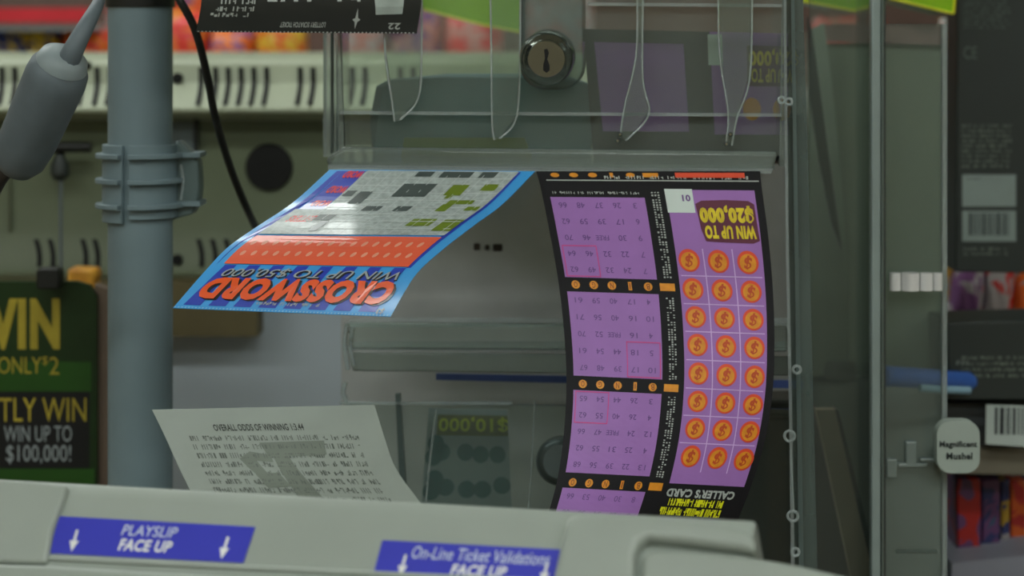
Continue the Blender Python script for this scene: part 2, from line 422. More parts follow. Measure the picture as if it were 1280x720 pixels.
# ---------------------------------------------------------------- crossword ticket
cs = Sheet([(212, D(412, 212, .915), D(669, 214, .905)), (254, D(365, 254, .895), D(627, 256, .885)), (280, D(326, 280, .878), D(593, 281, .870)),
            (310, D(286, 308, .860), D(553, 312, .853)), (340, D(257, 338, .848), D(520, 343, .842)), (385, D(216, 385, .836), D(488, 396, .832))])
ck = thing('scratch_ticket', 'blue CROSSWORD scratch ticket curling out of the dispenser slot, upside down', 'lottery ticket', tuple(P(440, 300, .87)))
def glossy(name, c, k=1., coat=1., noise=.03, scale=40): return mat(name, c, .35, noise=noise, scale=scale, coat=coat, coatr=.13, k=k*.75)
cs.base('ticket_card', glossy('sky_blue_ink', (60, 150, 215)), ck, 6, 40)
p = Print(cs, 1)
for i in range(8):   # dark rays behind the title
    u = .05+.115*i
    p.quad((u+.02, 333), (u+.075, 333), (u+.065, 381), (u-.015, 381), 1, 6)
p.quad((.045, 214), (.075, 214), (.06, 300), (.025, 333), 1, 12); p.quad((.9, 214), (.94, 214), (.95, 333), (.93, 333), 1, 12)
p.rect(.075, 214, .20, 262)
p.build('dark_blue_ray', glossy('royal_blue_ink', (38, 62, 170)), ck)
p = Print(cs, 2); p.rect(.19, 214, .93, 294)
p.quad((.06, 262), (.24, 262), (.24, 294), (.06, 294), 1, 4)
p.build('puzzle_field', glossy('puzzle_grey', (158, 168, 166), noise=.22, scale=420), ck)
p = Print(cs, 2)
for v0, v1 in ((214, 223), (233, 242), (251, 258)): p.text('WORD', .10, v0, .19, v1, True, .05)
p.text('LETTERS', .10, 270, .22, 278, True, .03)
p.build('red_word', glossy('scarlet_ink', (215, 60, 50)), ck)
p = Print(cs, 3)
for u0, v0, u1, v1 in ((.45, 214, .53, 221), (.57, 214, .72, 222), (.76, 214, .84, 222), (.44, 230, .60, 246), (.27, 240, .33, 255), (.20, 239, .25, 246), (.38, 258, .46, 264), (.53, 258, .60, 264), (.22, 269, .30, 276), (.27, 277, .31, 290)):
    p.rect(u0, v0, u1, v1)
p.build('dark_square', glossy('slate_ink', (66, 76, 74)), ck)
p = Print(cs, 3)
for u0, v0, u1, v1 in ((.68, 231, .76, 244), (.83, 230, .90, 238), (.74, 250, .86, 255), (.73, 255, .78, 264), (.70, 244, .73, 248), (.86, 258, .92, 263), (.69, 274, .80, 283), (.84, 275, .93, 289)):
    p.rect(u0, v0, u1, v1)
p.build('olive_square', glossy('olive_ink', (100, 120, 28)), ck)
p = Print(cs, 3)   # fine white cell borders
for i in range(13): p.rect(.20+.058*i, 214, .203+.058*i, 292, 10)
for j in range(9): p.rect(.20, 214+9*j, .925, 214.7+9*j, 1)
p.build('cell_line', glossy('pale_ink', (185, 192, 190)), ck)
p = Print(cs, 2); p.quad((.065, 296), (.93, 296), (.935, 332), (.06, 332), 1, 8); p.build('letter_box_field', glossy('coral_ink', (228, 92, 62)), ck)
p = Print(cs, 3)
for i in range(16):
    u = .10+.052*i
    for v in (303, 316): p.disc(u+.004*(v == 316), v+3, .011, 3.2, 8)
p.build('letter_mark', glossy('salmon_ink', (235, 150, 125)), ck)
p = Print(cs, 3); p.text('WIN UP TO $50,000', .10, 337.5, .935, 348.5, True, .03, .25); p.build('prize_shadow', glossy('shadow_ink', (30, 32, 40)), ck)
p = Print(cs, 4); p.text('WIN UP TO $50,000', .095, 337, .93, 347.5, True, .0, .25)
p.text('$3', .925, 377, .958, 383, True, .03); p.greek(.36, 375, .66, 378.5, .012)
p.build('grey_lettering', glossy('silver_ink', (150, 158, 160)), ck)
p = Print(cs, 3); p.text('CROSSWORD', .074, 350, .96, 375, True, .075, .15); p.build('title_shadow', glossy('title_black', (18, 16, 24)), ck)
p = Print(cs, 5); p.text('CROSSWORD', .062, 349, .947, 374, True, .062, .15); p.build('title_lettering', glossy('title_orange', (250, 78, 22), 1.1), ck)
p = Print(cs, 2)
for i in range(62): p.disc(.008+i*.016, 384, .0035, .8, 6)
p.build('perforation', glossy('pale_blue_ink', (140, 190, 215)), ck)

# ---------------------------------------------------------------- white slip standing behind the terminal
ws = Sheet([(0, D(190, 512, .845), D(468, 506, .835)), (35, D(207, 547, .83), D(480, 545, .822)), (70, D(224, 585, .812), D(494, 584, .805)),
            (105, D(242, 622, .795), D(522, 624, .79)), (130, D(256, 655, .785), D(545, 655, .78))])
wt = thing('paper_slip', 'white printed slip about the odds of winning, tucked behind the terminal', 'paper slip', tuple(P(350, 570, .82)))
ws.base('paper', mat('slip_paper', (150, 158, 150), .7, noise=.04, k=.6), wt, 6, 20)
p = Print(ws, 1); p.text('OVERALL ODDS OF WINNING 1:3.44', .24, 20, .65, 28, bold=.02)
lines = 8
p.build('heading', mat('slip_ink_dark', (52, 56, 52), .7, k=.6), wt)
p = Print(ws, 1)
for k in range(lines): p.greek(.11, 33.5+10*k, .89, 39.5+10*k, .011, .5)
p.build('small_print', mat('slip_ink', (92, 98, 92), .7, k=.68), wt)
p = Print(ws, 1)   # grey watermark figure behind the small print
p.quad((.30, 60), (.36, 52), (.40, 78), (.36, 86), 1, 6); p.quad((.36, 52), (.45, 56), (.45, 64), (.36, 62), 1, 3); p.quad((.34, 78), (.45, 76), (.47, 92), (.36, 94), 1, 3)
p.quad((.42, 42), (.72, 40), (.71, 56), (.44, 58), 1, 4); p.quad((.46, 56), (.53, 56), (.58, 104), (.47, 104), 1, 8)
p.build('watermark', mat('slip_grey', (112, 120, 110), .7, k=.66), wt)

# ---------------------------------------------------------------- black ticket at the top
bs = Sheet([(-160, D(262, -160, .93), D(536, -160, .93)), (0, D(252, 0, .92), D(527, 0, .92)), (41, D(245, 40, .925), D(521, 42, .925))])
bt = thing('scratch_ticket', 'black scratch ticket with silver print hanging at the top edge', 'lottery ticket', tuple(P(390, -60, .93)))
bs.base('ticket_card', mat('charcoal_ink', (34, 36, 34), .4), bt, 4, 12)
p = Print(bs, 1); p.text('LOTTERY SCRATCH TICKET', .375, 27.5, .58, 34, True, .02); p.greek(.09, -2, .27, 5, .018); p.greek(.07, 8, .27, 14, .018); p.greek(.05, 16, .25, 21, .018)
p.greek(.3, -6, .74, 2, .06, word=(3, 6)); p.text('22', .865, 28, .92, 36, True, .02)
for i in range(56): p.disc(.01+i*.0177, 40, .004, .8, 6)
p.add([(.715, 10), (.722, 22), (.735, 24), (.722, 27), (.716, 36), (.710, 27), (.698, 24), (.710, 22)], [tuple(range(8))])
p.build('silver_print', mat('silver_print', (150, 156, 152), .5), bt)
p = Print(bs, 1); p.quad((.78, -10), (.92, -10), (.92, 17), (.80, 18), 1, 3); p.build('silver_panel', mat('silver_panel', (140, 150, 145), .5, noise=.2, scale=90), bt)

# ---------------------------------------------------------------- acrylic ticket dispenser, upper and lower bins on a rack
DY = 7
def dpl(d): return vplane(690, 215, d, DY)
rack = thing('dispenser_rack', 'tall clear acrylic rack upright holding the ticket bins', 'display rack', tuple(P(995, 700, 1.0)))
A = dpl(.96); B = dpl(1.06)
zz = 1120
M_rk = clear('rack_upright', haze=.62, hazec=(86, 98, 94))
slab('right_upright', dpl(.93), [(978, -60), (1002, -60), (1010, 200), (1014, 400), (1022, 720), (1026, zz), (996, zz), (990, 500), (982, 200)], .05, M_rk, rack)
slab('right_edge_strip', dpl(.925), [(988, -60), (992, -60), (1005, 720), (1008, zz), (1002, zz), (999, 720)], .004, mat('edge_dark', (70, 82, 80), .3, coat=.5), rack)
slab('right_edge_strip', dpl(.925), [(979, -60), (982, -60), (986, 300), (990, 500), (1000, zz), (994, zz), (986, 500), (982, 300)], .004, M_edge, rack)
slab('back_panel', B, [(425, 205), (985, 205), (990, 488), (905, 490), (905, zz-80), (430, zz-80)], .003, clear('smoky_panel', tint=(.8, .84, .8), haze=.66, hazec=(196, 202, 192)), rack)
slab('crossbar', dpl(1.0), rect(432, 404, 985, 409), .02, M_edge, rack)
slab('crossbar', dpl(1.0), rect(432, 434, 985, 438), .02, M_edge, rack)
slab('blue_strip', dpl(1.02), [(545, 467), (1004, 476), (1004, 486), (545, 475)], .002, mat('blue_strip', (62, 78, 130), .4), rack)
slab('left_upright', dpl(1.0), rect(404, -60, 420, 196), .012, M_edge, rack)
slab('edge_line', dpl(.985), rect(413, -60, 416, 192), .003, mat('edge_dark', (70, 82, 80), .3), rack)

ub = thing('ticket_bin', 'upper clear acrylic ticket bin with round chrome lock, above the purple ticket', 'ticket bin', tuple(P(690, 215, .95)))
U = dpl(.925)
slab('front_panel', U, [(420, -60), (980, -60), (976, 196), (430, 186)], .003, M_acr, ub, bevel=.0008)
slab('lower_lip', U, [(428, 184), (972, 190), (966, 216), (412, 210), (405, 200)], .012, M_acr2, ub, off=.008, bevel=.002)
slab('lip_edge', U, [(410, 206), (966, 211), (964, 217), (410, 213)], .003, M_edge, ub, off=.010)
slab('top_ledge', U, [(425, 139), (977, 142), (977, 146), (425, 143)], .008, M_edge, ub, off=.004)
slab('top_ledge', U, [(735, 3), (977, 5), (977, 9), (735, 7)], .008, M_edge, ub, off=.004)
prism('floor_panel', [U.hit(415, 208), U.hit(968, 212), dpl(1.05).hit(968, 190), dpl(1.05).hit(430, 186)], (0, 0, .002), M_acr2, ub)
prism('side_panel', [U.hit(420, -60), U.hit(424, 208), dpl(1.04).hit(432, 186), dpl(1.04).hit(430, -50)], (.0025, 0, 0), M_acr2, ub)
prism('side_panel', [U.hit(978, -60), U.hit(974, 208), dpl(1.04).hit(962, 186), dpl(1.04).hit(966, -50)], (.0025, 0, 0), M_acr2, ub)
for a, b, c, d_, yb in ((479, 490, 527, 521, 152), (612, 615, 650, 646, 175), (795, 775, 803, 815, 172), (898, 908, 938, 925, 178)):
    pts = [(a, -60), (a+2, 60), (b, yb-25), (b+3, yb), (b+10, yb-2), (c-4, yb-30), (c, 60), (c, -60)] if a < 700 else [(a, -60), (a+1, 60), (b+(6 if a < 800 else 2), yb-40), (b, yb), (b+7, yb+4), (d_-4, yb-30), (c, 90), (c+2, -60)]
    slab('finger_tongue', U, pts, .002, M_acr, ub, off=.006, bevel=.0006)
    # bright polished edge of the tongue
    tube('tongue_edge', [U.hit(x, y, .007) for x, y in pts[4:]], .0005, M_edge, ub, n=8, steps=24)
    tube('tongue_edge', [U.hit(x, y, .007) for x, y in pts[:4]], .0005, M_edge, ub, n=8, steps=24)
for x, y in ((772, 176), (775, 168), (908, 180), (913, 168)): lathe('tip_glint', U.hit(x, y, .012), U.hit(x, y, .006), [(0, .0006), (.3, .0012), (1, .0012)], M_chrome, ub, n=10)  # chrome dots added to paint the glints on the tongue tips
# lock
lc = U.hit(683, 74, .022); lb = U.hit(686, 70, -.01)
lk = lathe('lock', lc, lb, [(0, .0001), (0, .0085), (.02, .0092), (.06, .0095), (.10, .0112), (.2, .0128), (.3, .0132), (1, .0132)], M_chrome, ub, n=48)
slab('keyhole', Plane(lc, U.n), [(x*1.0+683, y+76) for x, y in ((-3, -14), (1, -15), (3, -10), (1, -2), (4, 6), (4, 12), (0, 15), (-4, 12), (-4, 5), (-2, -3))], .0008, M_hole, lk, off=.0005)
slab('lock_housing', U, rrect(650, -70, 728, 112, 30), .02, clear('lock_housing', haze=.4, hazec=(90, 104, 104)), ub, off=.003, bevel=.001)

# ticket packs inside the upper bin
M_teal = mat('teal_card', (84, 112, 118), .6, noise=.08, scale=60)
pk = thing('ticket_pack', 'fan-folded pack of teal-backed tickets inside the upper bin', 'ticket pack', tuple(P(600, 150, 1.0)))
C = dpl(.985)
for k in range(5):
    slab('folded_ticket', dpl(.975+.006*k), [(470-2*k, 150), (478-2*k, 108), (490-k, 99), (560, 96-k), (700, 96-k), (738+k, 106), (742, 150), (738, 200), (466, 200)], .0035, M_teal, pk, bevel=.0008)
slab('olive_reflection', dpl(.972), [(505, 172), (655, 172), (668, 204), (500, 204)], .001, mat('olive_reflection', (92, 108, 40), .6), pk)  # olive reflection in the bin, painted as a strip on the pack
pp = thing('ticket_pack', 'pack of purple bingo tickets behind the clear upper bin front', 'ticket pack', tuple(P(850, 120, 1.0)))
qs_pl = dpl(.965)
def flat(x0, y0, x1, y1, x2, y2, x3, y3, pl): return Sheet([(0, pl.hit(x0, y0), pl.hit(x1, y1)), (1, pl.hit(x3, y3), pl.hit(x2, y2))])
q = flat(729, 36, 985, 42, 985, 200, 742, 200, qs_pl)
q.base('ticket_card', M_ink, pp, 4, 4, .001)
p = Print(q, 1); p.quad((.05, .1), (.49, .1), (.50, .78), (.06, .78), 1, 2); p.quad((.62, 0), (1, 0), (1, .8), (.63, .8), 1, 2); p.build('purple_panel', M_purp, pp)
p = Print(q, 2); p.rect(.61, .02, .68, .26, 1); p.build('white_box', MC['ticket_white'], pp)
p = Print(q, 2); p.rect(.80, .1, 1, .42, 1); p.build('badge', MC['maroon_ink'], pp)
p = Print(q, 3); p.text('$20,000', .81, .12, 1.05, .26, True, .04); p.text('WIN UP TO', .82, .28, 1.04, .39, True, .03); p.build('gold_lettering', M_gold, pp)
p = Print(q, 2); p.disc(.82, .60, .045, .09); p.disc(.97, .60, .045, .09); p.build('coin', M_or, pp)
for k in range(4): slab('folded_ticket', dpl(.968+.005*k), [(731, 40), (980, 44), (980, 200), (745, 200)], .003, M_ink, pp)

# lower bin
lbn = thing('ticket_bin', 'lower clear acrylic ticket bin behind the white slip and purple ticket', 'ticket bin', tuple(P(700, 640, 1.0)))
L = dpl(.985)
slab('front_panel', L, [(430, 503), (1000, 512), (1006, 720), (1010, 900), (432, 900)], .003, M_acr, lbn)
slab('upper_flap', L, [(440, 440), (988, 446), (990, 470), (440, 464)], .003, M_acr2, lbn, off=.004, bevel=.001)
slab('flap_rail', L, [(432, 402), (984, 408), (984, 440), (440, 436)], .003, M_acr, lbn, off=.006, bevel=.001)
slab('floor_panel', L, [(432, 880), (1000, 880), (1000, 900), (432, 900)], .12, M_acr2, lbn)
for x, y0, y1 in ((434, 404, 462), (441, 410, 458), (432, 478, 503)):
    tube('end_cap', [L.hit(x, y0, .008), L.hit(x-3, (y0+y1)/2, .008), L.hit(x+1, y1, .008)], .0013, M_edge, lbn, n=10, steps=16)
slab('divider_edge', L, [(494, 492), (500, 492), (508, 620), (516, 650), (508, 650), (500, 620)], .003, mat('edge_dark', (70, 82, 80), .3), lbn, off=.004)
slab('horizontal_edge', L, rect(425, 503, 640, 506), .003, M_edge, lbn, off=.006)
tube('hairline_edge', [L.hit(545, 512, .004), L.hit(538, 570, .004), L.hit(531, 640, .004)], .0005, M_edge, lbn, n=8, steps=10)
tube('hairline_edge', [L.hit(668, 500, .004), L.hit(665, 570, .004), L.hit(660, 640, .004)], .0004, M_edge, lbn, n=8, steps=10)
lkc = L.hit(700, 577, .02)
lk2 = lathe('lock', lkc, L.hit(702, 575, -.01), [(0, .0001), (0, .0085), (.02, .0092), (.10, .0112), (.3, .0125), (1, .0125)], mat('dull_steel', (80, 90, 90), .3, metal=.6), lbn, n=40)
# ticket inside the lower bin
tt = thing('scratch_ticket', 'white and teal scratch ticket inside the lower clear bin', 'lottery ticket', tuple(P(600, 560, 1.0)))
q = flat(536, 510, 634, 512, 640, 640, 526, 640, dpl(1.0))
q.base('ticket_card', mat('pale_grey_card', (128, 140, 142), .6), tt, 3, 4, .0006)
p = Print(q, 1); p.rect(.12, .06, 1, .26, 1); p.build('prize_band', mat('olive_band', (90, 90, 40), .5), tt)
p = Print(q, 2); p.text('$10,000', .14, .07, 1.0, .22, True, .02); p.build('prize_lettering', mat('lime_ink', (165, 175, 30), .5), tt)
p = Print(q, 1)
for u, v in ((.12, .34), (.2, .42), (.1, .47), (.48, .42), (.66, .44), (.86, .44), (.13, .68), (.26, .76), (.1, .8), (.5, .78), (.68, .78), (.9, .74)):
    p.disc(u, v, .10, .085, 14)
p.build('teal_ball', mat('teal_ink', (48, 88, 92), .5), tt)
# grey mats behind the lower bin: pale papers and black block painting the shaded interior
bx = thing('dark_block', 'black block for the dark interior shade behind the lower bin at its right end', 'box', tuple(P(950, 720, 1.2)))
slab('body', vplane(950, 500, 1.10, DY), [(900, 520), (1000, 522), (1008, 1080), (900, 1080)], .1, mat('interior_dark', (28, 27, 24), .6), bx, bevel=.002)
slab('block_top', vplane(950, 500, 1.095, DY), [(896, 498), (1002, 500), (1004, 521), (896, 519)], .11, mat('interior_dark_top', (40, 42, 38), .5), bx, bevel=.002)
wl = thing('wire_latch', 'thin wire latch with two rings on the right rack upright', 'latch', tuple(P(987, 600, .93)))
W_ = dpl(.915)
for x, y in ((987, 545), (991, 645)): torus('ring', W_.hit(x, y), W_.n, .0024, .0007, M_edge, wl)
tube('wire', [W_.hit(988, 552), W_.hit(990, 600), W_.hit(992, 638)], .0005, M_edge, wl, n=8, steps=8)
for x, y in ((994, 690), (996, 462)): torus('ring', W_.hit(x, y), W_.n, .0018, .0007, M_edge, wl)
for x, y in ((977, 125), (986, 127)): torus('ring', W_.hit(x, y), W_.n, .0015, .0006, M_edge, wl)

# ---------------------------------------------------------------- grey post with clamp
pd = 1.0; pc = P(175.5, 300, pd); rp = 40*pd/F
post = thing('display_post', 'grey plastic post with ribbed clamp standing behind the terminal', 'post', (pc.x, pc.y, ZT))
def zpx(py, d): return CAMZ-(py-HY)/F*d
lathe('pole', (pc.x, pc.y, ZT), (pc.x, pc.y, zpx(-60, pd)), [(0, rp*1.6), (.02, rp*1.6), (.021, rp), (1, rp)], M_grey, post, n=48)
lathe('top_cap', (pc.x, pc.y, zpx(9, pd)), (pc.x, pc.y, zpx(-120, pd)), [(0, rp*.9), (0, rp*1.07), (1, rp*1.07)], M_black, post, n=48)
pole_x = pc.x
rc = 47*pd/F
def arc_shell(name, a0, a1, z0, z1, r0, r1, m, parent, n=20):
    pts = []
    for i in range(n+1):
        a = R(a0+(a1-a0)*i/n); pts.append((pc.x+r1*math.cos(a), pc.y+r1*math.sin(a), z0))
    for i in range(n, -1, -1):
        a = R(a0+(a1-a0)*i/n); pts.append((pc.x+r0*math.cos(a), pc.y+r0*math.sin(a), z0))
    return prism(name, pts, (0, 0, z1-z0), m, parent, bevel=.0004)
zc0, zc1 = zpx(276, pd), zpx(180, pd)
arc_shell('clamp_half', 110, 252, zc0, zc1, rp, rc, M_grey, post)
arc_shell('clamp_half', 262, 430, zc0+.002, zc1, rp, rc*.98, M_grey, post)
for y in (194, 225, 256):
    arc_shell('clamp_rib', 120, 251, zpx(y+3, pd), zpx(y-3, pd), rp, 55.5*pd/F, M_grey, post)
    arc_shell('clamp_rib', 263, 425, zpx(y+3, pd), zpx(y-3, pd), rp, 54*pd/F, M_grey, post)
WP = vplane(220, 230, pd+.0, 0)
wing = slab('clamp_wing', WP, [(212, 180), (222, 176), (240, 192), (247, 202), (249, 232), (247, 255), (240, 268), (212, 276)], .016, mat('wing_grey', (78, 92, 92), .4), post, bevel=.001)
slab('clamp_rib', WP, rect(205, 191, 250, 197), .02, M_grey, post, off=.003)
slab('clamp_rib', WP, rect(205, 252, 250, 258), .02, M_grey, post, off=.003)
tube('wing_loop', [WP.hit(226, 205, .002), WP.hit(229, 228, .002), WP.hit(226, 250, .002)], .0008, M_edge, post, n=8, steps=8)

# ---------------------------------------------------------------- connector on its cord
cn = thing('cable_connector', 'grey barrel shaped cable connector hanging on a tapered grey cord at the left', 'connector', tuple(P(45, 130, .88)))
a, b = P(18, 214, .90), P(79, 76, .87); px = .875/F
lathe('barrel', a, b, [(0, 12*px), (.03, 24*px), (.12, 33*px), (.3, 37*px), (.85, 39*px), (.93, 37*px), (.97, 32*px), (1, 27*px)], M_greyd, cn, n=48)
lathe('end_ring', a+(b-a)*.96, a+(b-a)*1.07, [(0, 30*px), (.1, 33*px), (.6, 30*px), (1, 19*px)], mat('ring_grey', (108, 118, 120), .45), cn, n=40)
tube('strain_relief', [P(84, 80, .868), P(93, 60, .866), P(108, 32, .87), P(121, 8, .88), P(130, -15, .9)], 15*px, M_greyd, cn, r2=6*px)
tube('cord', [P(128, -8, .895), P(138, -40, .92), P(150, -70, .96), P(165, -95, .985)], 5*px, M_greyd, cn)
tube('tail_cord', [P(16, 210, .90), P(2, 222, .905), P(-15, 260, .92), P(-30, 340, .95)], 9*px, mat('dark_cord', (40, 36, 34), .5), cn)
tag(tube('black_cable', [P(196, -70, .985), P(208, -35, .97), P(222, -5, .95), P(243, 35, .955), P(258, 90, .97), P(270, 150, .99), P(290, 215, 1.02), P(312, 268, 1.05), P(332, 305, 1.12), P(345, 328, 1.22), P(350, 330, 1.29)], 5*.97/F, M_black, n=14, steps=90), 'black cable curving down from the post to behind the blue ticket', 'cable')

# ---------------------------------------------------------------- cream machine behind
mc = thing('lottery_printer', 'old cream machine with vent slots and a round black hole, behind the post', 'printer', tuple(P(300, 350, 1.3)))
pr = [(66, 1.36), (69, 1.315), (78, 1.298), (82, 1.296), (104, 1.292), (108, 1.284), (136, 1.256), (142, 1.258), (150, 1.290), (200, 1.292), (285, 1.294), (298, 1.292), (336, 1.288), (344, 1.284), (350, 1.288)]
yz = [(P(0, y, d).y, P(0, y, d).z) for y, d in pr]
def zat(py, front=True):
    for i in range(len(pr)-1):
        if pr[i][0] <= py <= pr[i+1][0]:
            t_ = (py-pr[i][0])/(pr[i+1][0]-pr[i][0]); return pr[i][1]+(pr[i+1][1]-pr[i][1])*t_
xl, xr = P(-160, 0, 1.28).x, P(770, 0, 1.28).x
pts = [(xl, y, z) for y, z in yz] + [(xl, 1.6, yz[-1][1]), (xl, 1.6, yz[0][1])]
link('casing', prism_mesh(pts, (xr-xl, 0, 0)), M_cream2, mc, bevel=.0015)
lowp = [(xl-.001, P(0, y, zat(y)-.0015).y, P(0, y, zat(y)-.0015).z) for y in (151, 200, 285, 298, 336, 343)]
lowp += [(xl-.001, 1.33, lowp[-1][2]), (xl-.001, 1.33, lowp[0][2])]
link('shaded_lower_face', prism_mesh(lowp, (xr-xl+.002, 0, 0)), mat('fascia_shade', (84, 92, 72), .5, noise=.12, scale=12), mc)  # olive colour puts the shade below the overhanging band into the plastic
def slot(xs, ys):
    vs, fs = [], []; n = 8; w_ = 3.1
    for i in range(n+1):
        t_ = i/n; y = ys[0]+(ys[1]-ys[0])*t_; x = xs[0]+(xs[1]-xs[0])*t_ + 2.2*math.sin(math.pi*t_); d = zat(y)
        for q_, o_ in ((-w_, -.0022), (w_, -.0022), (w_, .004), (-w_, .004)): vs.append(P(x+q_, y, d+o_))
    for i in range(n):
        for k in range(4): fs.append((i*4+k, i*4+(k+1) % 4, i*4+4+(k+1) % 4, i*4+4+k))
    fs += [(3, 2, 1, 0), tuple(n*4+k for k in range(4))]
    link('vent_slot', fixn(mesh(vs, fs)), M_hole, mc)
for x in (-30, -14, 2, 18, 102, 121, 137, 152, 251, 269, 285, 301, 317, 333, 375, 391, 440, 456, 500, 516): slot((x, x-4), (84, 131))
for x in (-35, -19, 45, 62, 103, 118, 148, 164, 248, 265, 282, 298, 340, 356): slot((x, x+4), (299, 334))
def spot(name, x, y, r, m, dep=.003):
    d = zat(y); nrm = Vector((0, -1, 0)); c = P(x, y, d-.004)
    return lathe(name, c, c+Vector((0, .020, 0)), [(0, r*.96*1.27/F), (.05, r*1.27/F), (1, r*1.27/F)], m, mc, n=32)
spot('round_hole', 336, 209, 30, M_hole); spot('screw_hole', 221, 98, 7, M_hole); spot('screw_hole', 221, 325, 7, M_hole); spot('screw_hole', 108, 82, 5, M_hole)
MP = Plane(P(230, 170, 1.286), (0, -1, 0))
sk = slab('socket_plate', MP, rect(214, 153, 246, 192), .01, mat('socket_grey', (80, 90, 92), .5), mc)
slab('socket_frame', MP, rect(242, 149, 247, 194), .012, M_black, mc, off=.001)
spot('socket_plug', 233, 172, 8, M_black)
tube('lever_bar', [P(66, 184, 1.272), P(90, 184, 1.272), P(114, 184, 1.272)], 7*1.27/F, M_black, mc, steps=6)
lathe('lever_knob', P(75, 190, 1.276), P(75, 226, 1.276), [(0, 5/F*1.27), (.25, 8/F*1.27), (.45, 12/F*1.27), (.8, 12/F*1.27), (1, 5/F*1.27)], mat('knob_dark', (34, 40, 38), .5), mc, n=24)
slab('panel_seam', MP, rect(10, 152, 12, 290), .01, mat('seam_olive', (80, 84, 66), .6), mc, off=-.002)
tube('pull_wire', [P(76, 226, 1.255), P(76, 290, 1.255), P(76, 347, 1.255)], 2/F*1.27, M_greyd, mc, n=8, steps=6)
# what the machine stands on
cab = thing('cabinet', 'pale grey cabinet supporting the cream machine', 'cabinet', (P(450, 0, 1.35).x, 1.45, ZT))
z0 = P(0, 350, 1.289).z - .0005
box('body', (P(-160, 0, 1.3).x, 1.30, ZT), (P(850, 0, 1.3).x, 1.6, z0), mat('cabinet_grey', (138, 146, 152), .5, k=1.25, noise=.05, scale=8), cab)
tag(slab('wooden_board', Plane((0, 1.272, 0), (0, -1, 0)), rect(-150, 352, 322, 421), .028, mat('board_wood', (84, 76, 50), .6, noise=.2, scale=22)), 'brown wooden board fixed under the front of the cream machine', 'board')

# ---------------------------------------------------------------- green poster
M_green = mat('poster_green', (40, 88, 24), .4, noise=.25, scale=10, k=.5)
gp = thing('poster_stand', 'green and black poster board reading WIN, leaning left of the post', 'poster', (P(0, 0, 1.12).x, 1.12, ZT))
G = Plane((0, 1.12, 0), (0, -1, 0)); GB = 60+(CAMZ-ZT)*F/1.12
gs = Sheet([(0, G.hit(-160, 366), G.hit(122, 366)), (1, G.hit(-160, GB), G.hit(122, GB))])
slab('board', G, [(-160, 352), (95, 352), (112, 357), (121, 370), (122, GB), (-160, GB)], .005, mat('poster_dark_green', (24, 50, 16), .4, noise=.2, scale=14, k=.7), gp)
slab('tan_edge', G, [(118, 356), (136, 362), (136, GB), (118, GB)], .012, mat('tan_edge', (88, 74, 62), .6), gp, off=-.004)
def gr(x0, y0, x1, y1): return ((x0+160)/282, (y0-366)/(GB-366), (x1+160)/282, (y1-366)/(GB-366))
p = Print(gs, 1); p.rect(*gr(-160, 452, 114, 489), 1); p.rect(*gr(-160, 586, 118, 640), 1); p.build('green_band', M_green, gp)
p = Print(gs, 1); p.rect(*gr(-160, 490, 112, 585), 1); p.build('black_band', mat('poster_black', (14, 16, 18), .4), gp)
p = Print(gs, 2); p.text('WIN', *gr(-38, 373, 75, 437), bold=.05); p.text('NIGHTLY WIN', *gr(-68, 497, 108, 527), bold=.0); p.text('FOR ONLY', *gr(-46, 446, 52, 467)); p.text('2', *gr(62, 446, 74, 468)); p.text('$', *gr(53, 445, 60, 457)); p.build('yellow_lettering', mat('poster_yellow', (178, 160, 52), .45, noise=.3, scale=30, k=.6), gp)
p = Print(gs, 2); p.text('WIN UP TO', *gr(5, 532, 90, 552)); p.text('$100,000!', *gr(8, 556, 89, 580)); p.build('white_lettering', mat('poster_white', (160, 170, 172), .5, k=.6), gp)
tag(slab('candy_packet', vplane(100, 345, 1.2), [(84, 336), (116, 337), (121, 344), (118, 352), (118, 1052), (84, 1052)], .02, mat('orange_pack', (205, 125, 40), .5, noise=.4, scale=60), bevel=.002), 'small orange packet peeking over the green poster', 'packet')
tag(slab('binder_clip', vplane(60, 345, 1.1), rrect(45, 336, 74, 362, 5), .012, M_black, bevel=.001), 'black clip on the top of the green poster', 'clip')

# ---------------------------------------------------------------- shelf of snacks far behind
sh = thing('snack_shelf', 'store shelf with red price strip behind the machine', 'shelf', (0, 2.0, 0))
sd = 1.95; zs = zpx(118, sd)
box('shelf_board', (-.75, 1.9, zs-.02), (.95, 2.25, zs), mat('shelf_white', (130, 135, 130), .5), sh)
box('upper_board', (-.75, 1.95, zpx(38, sd)), (P(112, 0, sd).x, 2.25, zpx(30, sd)), mat('shelf_strip', (138, 148, 150), .5), sh)
box('price_strip', (-.75, 1.94, zpx(28, sd)), (P(112, 0, sd).x, 1.953, zpx(10, sd)), mat('strip_red', (205, 34, 44), .4, k=1.4), sh)
box('back_panel', (-.8, 2.25, 0), (1.0, 2.28, 2.0), mat('gondola_back', (90, 70, 62), .6), sh)
box('upright', (-.8, 1.9, 0), (-.75, 2.28, 2.0), MC['shelf_white'], sh); box('upright', (.95, 1.9, 0), (1.0, 2.28, 2.0), MC['shelf_white'], sh)
def bag_mat(name, c1, c2, c3, k=1.):
    m = mat(name, c1, .4, coat=.2); nt = m.node_tree; b = nt.nodes['Principled BSDF']
    n = nt.nodes['Noise Texture']; n.inputs['Scale'].default_value = 38; n.inputs['Distortion'].default_value = 1.5
    r = nt.nodes['Color Ramp']; r.color_ramp.interpolation = 'CONSTANT'
    e = r.color_ramp.elements; e[0].position = 0; e[1].position = .5
    x = r.color_ramp.elements.new(.62)
    for q_, c in zip(r.color_ramp.elements, (c1, c2, c3)): q_.color = (*[min(.9, v*K*k) for v in lin(c)], 1)
    return m
